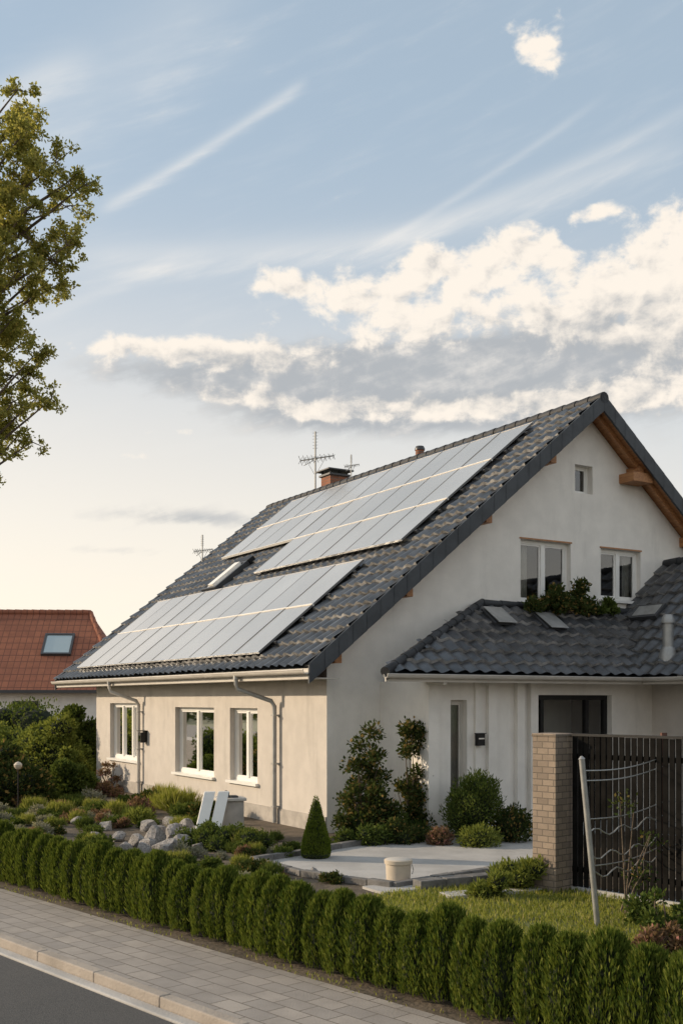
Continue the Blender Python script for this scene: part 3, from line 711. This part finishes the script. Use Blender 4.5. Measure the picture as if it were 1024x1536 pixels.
for i,x0 in enumerate((-.22,.01)):
    mb.prism([(x0-.10,-.25-.03*i,0),(x0+.08,-.25-.03*i,0),(x0+.18+.14,.1,.78),(x0+.14,.1,.78)],(0,.04,.01),WHITE)
mb.build('board',e,bevel=.004)
mb=MB(); mb.box(.16,.58,.12,.5,0,.62,PLINTH); mb.box(.12,.62,.08,.54,.62,.67,CREAMTRIM); mb.box(.2,.5,.2,.4,.67,.70,DARKG); mb.box(.3,.34,.13,.4,.7,.78,BLACK); mb.build('garden_crate',e,bevel=.01)
BUCK=simple('cream_plastic',(.58,.50,.40),.5,.06,4)
mb=MB(); mb.tube([(0,0,0),(0,0,.02),(0,0,.24),(0,0,.245),(0,0,.29),(0,0,.30)],[.145,.15,.16,.175,.178,.165],BUCK,28)
mb.tube([(0,0,.3),(0,0,.305)],[.15,.14],CREAMTRIM,28); mb.tube([(.17,0,.23),(.19,0,.16),(.17,-.05,.12)],.006,GREYM,6)
o=mb.build('plastic_bucket',None,smooth=True); o.location=(.71,13.35,.012)
mb=MB(); mb.box(-.35,.35,-.25,.25,-.02,.02,CONC); o=mb.build('paving_slab'); o.location=(.68,12.95,.012); o.rotation_euler=(0,0,.5)
mb=MB(); mb.tube([(0,0,0),(0,0,.9)],.014,BLACK,8)
mb.tube([(0,0,.88),(0,0,.9),(0,0,.94),(0,0,.98),(0,0,1.02),(0,0,1.04)],[.03,.055,.08,.085,.055,.01],BUCK,16)
o=mb.build('garden_globe_lamp',None,smooth=True); o.location=(-6.6,21.8,.0); 
# ------------------------------------------------------------------ gate pillar & fence
e=empty('gate_pillar',(2.52,12.85,0),ST)
mb=MB(); mb.box(-.17,.17,-.14,.2,-.05,1.86,BRICKP); mb.box(-.18,.18,-.15,.21,1.86,1.90,BRICKP); mb.build('pillar',e,bevel=.008)
e=empty('slatted_fence',(2.62,12.9,0),ST)
mb=MB(); x=.2
while x<4.6:
    mb.box(x,x+.060,0,.02,.08,1.87+random.uniform(-.004,.004),SLATM); x+=.080
mb.box(.18,4.6,.022,.06,.25,.31,SLATM); mb.box(.18,4.6,.022,.06,1.6,1.66,SLATM); mb.box(.18,4.6,-.01,.05,1.87,1.90,BLACK)
mb.box(.18,4.6,.0,.16,-.05,.07,CONC)
for xx in (.18,1.75,3.3): mb.box(xx,xx+.06,.03,.09,0,1.9,BLACK)
mb.build('slats',e)
e=empty('wire_fence',(0,0,0))
mb=MB(); A_=Vector((2.60,10.85,0)); A1=Vector((2.44,10.85,1.70)); 
mb.tube([A_,A1],.030,GREYM,10); mb.tube([A1,A1+Vector((-.003,0,.03))],[.036,.01],GREYM,10)
mb.build('leaning_post',e,smooth=True)
mb=MB(); B0=Vector((3.65,12.1,0)); mb.box(B0.x-.03,B0.x+.03,B0.y-.03,B0.y+.03,0,1.93,RUST); mb.build('steel_post',e)
mb=MB(); C0=Vector((5.0,11.9,0))
for i,zf in enumerate((.93,.87,.64,.56,.36,.31,.42)):
    p=A_.lerp(A1,zf); q=B0+Vector((0,0,zf*1.75+.03)); r_=C0+Vector((0,0,zf*1.8))
    pts=[]
    for s_ in range(17):
        f=s_/16; P_=p.lerp(q,f); P_.z-=.05*math.sin(math.pi*f)+ (.04*math.sin(f*19+i) if i in(3,5,6) else 0); pts.append(P_)
    pts+= [r_]
    mb.tube(pts,.0075,GREYM,5)
mb.build('wires',e)
bush('fence_vine',(3.0,11.35,0),[((0,0,1.2),(.18,.1,.12)),((.4,.4,.75),(.2,.1,.1)),((.2,.1,.4),(.2,.1,.2))],260,.05,.03,F_DARK,.2,.1,False,5)
P,d=blob_points([((random.uniform(-110,110),random.uniform(75,110),random.uniform(1,2.5)),(random.uniform(3,6),3,random.uniform(2,3.2))) for _ in range(90)],30000,.7)
link('distant_trees',quads('distant_trees',leaves(P,unit(d+rng.normal(size=d.shape)),.8,.5),F_FAR))
P,d=blob_points([((random.uniform(-60,60),random.uniform(-40,-25),random.uniform(1,4)),(random.uniform(3,5),3,random.uniform(3,5))) for _ in range(50)],24000,.7)
link('distant_trees',quads('street_trees_far',leaves(P,unit(d+rng.normal(size=d.shape)),.7,.45),F_FAR))

# ------------------------------------------------------------------ sun + sky
EL=R(19); sv=Vector((-.985*math.cos(EL),.17*math.cos(EL),math.sin(EL))).normalized()
sun=bpy.data.lights.new('sun','SUN'); sun.energy=4.3; sun.angle=R(.6); sun.color=(1,.80,.57)
so=bpy.data.objects.new('sun',sun); S.collection.objects.link(so); so.rotation_euler=sv.to_track_quat('Z','Y').to_euler(); so.location=(-20,10,20)
W=bpy.data.worlds.new('World'); S.world=W; W.use_nodes=True; t=NT(W.node_tree); t.n.clear()
sky=t.node('ShaderNodeTexSky',sky_type='NISHITA'); sky.sun_disc=False; sky.sun_elevation=EL; sky.sun_rotation=math.atan2(sv.x,sv.y)%(2*math.pi)
sky.air_density=1.0; sky.dust_density=1.2; sky.ozone_density=1.3; sky.altitude=100
g=t.node('ShaderNodeTexCoord').outputs['Generated']; sp=t.node('ShaderNodeSeparateXYZ'); t.l.new(g,sp.inputs[0])
az=t.M('MULTIPLY',t.M('ARCTAN2',sp.outputs[0],sp.outputs[1]),57.2958); el=t.M('MULTIPLY',t.M('ARCSINE',sp.outputs[2]),57.2958)
def SQ(x): return t.M('MULTIPLY',x,x)
def G(a0,e0,ra,re,amp=1.0):
    da=t.M('MULTIPLY_ADD',az,1/ra,-a0/ra); de=t.M('MULTIPLY_ADD',el,1/re,-e0/re)
    q=t.M('MULTIPLY_ADD',da,da,SQ(de))
    return t.M('MULTIPLY',t.M('POWER',.36788,q),amp)
def SUM(l):
    r=l[0]
    for x in l[1:]: r=t.M('ADD',r,x)
    return r
def line(a0,e0,a1,e1,w_,amp,soft=2.0):
    ang=math.atan2(e1-e0,a1-a0); c,s=math.cos(ang),math.sin(ang); Ln=math.hypot(a1-a0,e1-e0)
    x=t.M('MULTIPLY_ADD',az,c,t.M('MULTIPLY_ADD',el,s,-(a0*c+e0*s))); y=t.M('MULTIPLY_ADD',el,c,t.M('MULTIPLY_ADD',az,-s,-(e0*c-a0*s)))
    y=t.M('MULTIPLY_ADD',wsp,w_*1.8,y)
    gg=t.M('POWER',.36788,SQ(t.M('DIVIDE',y,w_)))
    en=t.M('MULTIPLY',t.ss(x,-soft,soft),t.M('SUBTRACT',1,t.ss(x,Ln-soft,Ln+soft)))
    return t.M('MULTIPLY',t.M('MULTIPLY',gg,en),amp)
warp=t.noise(t.comb(az,el),.30,2,.5)
wx=t.M('MULTIPLY_ADD',warp,2.0,az); ey=t.M('MULTIPLY',el,1.35)
n1=t.noise(t.comb(wx,ey),.46,8,.58); n2=t.noise(t.comb(t.M('ADD',wx,-.40),t.M('ADD',ey,.62)),.46,6,.58)
wsp=t.M('SUBTRACT',t.noise(t.comb(t.M('MULTIPLY_ADD',el,.08,t.M('MULTIPLY',az,.16)),t.M('MULTIPLY_ADD',az,-.30,t.M('MULTIPLY',el,1.0))),1.0,6,.6),.5)
# cumulus
masks=[G(10.4,31.2,2.2,1.2,1.05),G(-2.8,21.2,3.0,1.0,.92),G(1.2,20.4,2.4,.9,.65),G(4.4,21.8,3.4,1.4,.98),G(9.2,22.2,3.2,1.7,1.05),G(15.8,20.8,3.6,1.7,.95),G(17.8,23.2,2.6,1.4,1.0),G(13.6,24.1,1.8,.7,.75),
 G(-11,17.9,4.2,.9,.90),G(-4,17.8,5,1.3,.88),G(4,19.2,5,1.3,.75),G(12,19.0,5,1.6,.78),G(18,17.5,5,3.0,.8),G(2,15.3,6,.9,.78),G(11,15.2,7,1.1,.85),G(-8.5,14.0,1.5,.35,.6),G(-6.5,15.8,4,.7,.6),G(-11,12.6,2.5,.35,.45),G(-1.5,15.0,1.5,.5,.55)]
mask=SUM(masks)
far=t.M('MULTIPLY',t.ss(t.M('ABSOLUTE',az),26,45),t.M('MULTIPLY',t.ss(el,6,16),.62))
mask=t.M('MAXIMUM',t.M('MINIMUM',mask,1.05),far)
Dn=t.M('MULTIPLY_ADD',t.M('SUBTRACT',n1,.5),2.1,t.M('SUBTRACT',mask,.55))
C=t.ss(Dn,-.05,.38)
rel=t.M('MULTIPLY',t.M('SUBTRACT',n1,n2),2.8)
low=SUM([G(-3,16.5,10,1.2,.62),G(4,17.0,9,1.5,.60),G(13,17.2,9,2.0,.66)])
L=t.M('SUBTRACT',t.M('ADD',t.M('SUBTRACT',1.08,t.M('MULTIPLY',t.ss(Dn,.2,1.0),.42)),rel),low,clamp=True)
ccol=t.mix(t.ss(L,-.05,1.05),(.47,.49,.51),(1.04,.95,.84))
# grey stratiform underside band
sm=SUM([G(-10,16.8,5,1.1,.75),G(-2,16.7,6,1.7,1.15),G(6,16.8,8,2.1,1.3),G(15,17.0,7,2.8,1.3),G(2,14.6,9,.9,.7),G(-7.5,9.6,5,.55,.8),G(-12,7.8,3,.3,.4),G(35,17,12,5,.7)])
SC=t.ss(t.M('MULTIPLY_ADD',t.M('ADD',wsp,t.M('SUBTRACT',n1,.5)),1.2,sm),.2,1.0)
scol=t.mix(t.ss(t.M('MULTIPLY_ADD',rel,.5,t.M('MULTIPLY_ADD',wsp,.8,n2)),.35,1.0),(.49,.51,.53),(.86,.82,.77))
ci=SUM([line(-12.5,24.2,-2.2,29.9,.28,.48,.8),line(-14,21.8,4,23.3,.8,.42,3),line(2,23.0,17,26.2,.60,.42,3),line(.5,22.4,13,28.4,.2,.25),line(3,23.5,19,28,.35,.25),line(-16,18.8,-9,22.2,.35,.25),line(-20,27,-14,30,.8,.5,2),line(-17,26,-6,33,2.2,.25,3)])
ci=t.M('MULTIPLY',ci,t.M('MULTIPLY_ADD',wsp,1.6,.95))
ci=t.M('ADD',ci,t.M('MULTIPLY',t.ss(wsp,-.05,.3),.12))
ci=t.M('MINIMUM',t.M('MAXIMUM',ci,0),.8)
elp=t.M('MAXIMUM',el,0)
haze=t.M('MULTIPLY_ADD',t.M('POWER',.36788,t.M('DIVIDE',elp,15.0)),.40,.58)
hcol=t.mix(t.ss(elp,2,30),(1.08,.98,.85),(.56,.68,.78))
hcol=t.mix(t.M('MULTIPLY',t.ss(az,22,-22),t.ss(elp,26,2)),hcol,(1.15,1.02,.85))
bg1=t.node('ShaderNodeBackground'); t.l.new(sky.outputs[0],bg1.inputs[0]); bg1.inputs[1].default_value=.15
def MX(f,a,b):
    m=t.node('ShaderNodeMixShader'); t.put(m.inputs[0],f); t.l.new(a,m.inputs[1]); t.l.new(b,m.inputs[2]); return m.outputs[0]
bg4=t.node('ShaderNodeBackground'); bg4.inputs[1].default_value=.97
veil=t.mix(ci,hcol,(.90,.88,.85)); veil=t.mix(SC,veil,scol); veil=t.mix(C,veil,ccol)
t.l.new(veil,bg4.inputs[0])
f=t.M('SUBTRACT',1.0,t.M('MULTIPLY',t.M('MULTIPLY',t.M('SUBTRACT',1,haze),t.M('SUBTRACT',1,ci)),t.M('MULTIPLY',t.M('SUBTRACT',1,t.M('MULTIPLY',SC,.85)),t.M('SUBTRACT',1,t.M('MULTIPLY',C,.97)))))
out=t.node('ShaderNodeOutputWorld'); t.l.new(MX(f,bg1.outputs[0],bg4.outputs[0]),out.inputs[0])
W.cycles.sampling_method='MANUAL'; W.cycles.sample_map_resolution=256
# ------------------------------------------------------------------ camera
cam=bpy.data.cameras.new('camera'); co=bpy.data.objects.new('camera',cam); S.collection.objects.link(co); S.camera=co
co.location=(0,0,2.3); co.rotation_euler=(R(90),0,0); cam.lens=37.5; cam.sensor_width=36; cam.sensor_fit='AUTO'; cam.shift_y=.1836; cam.clip_end=3000; cam.clip_start=.05
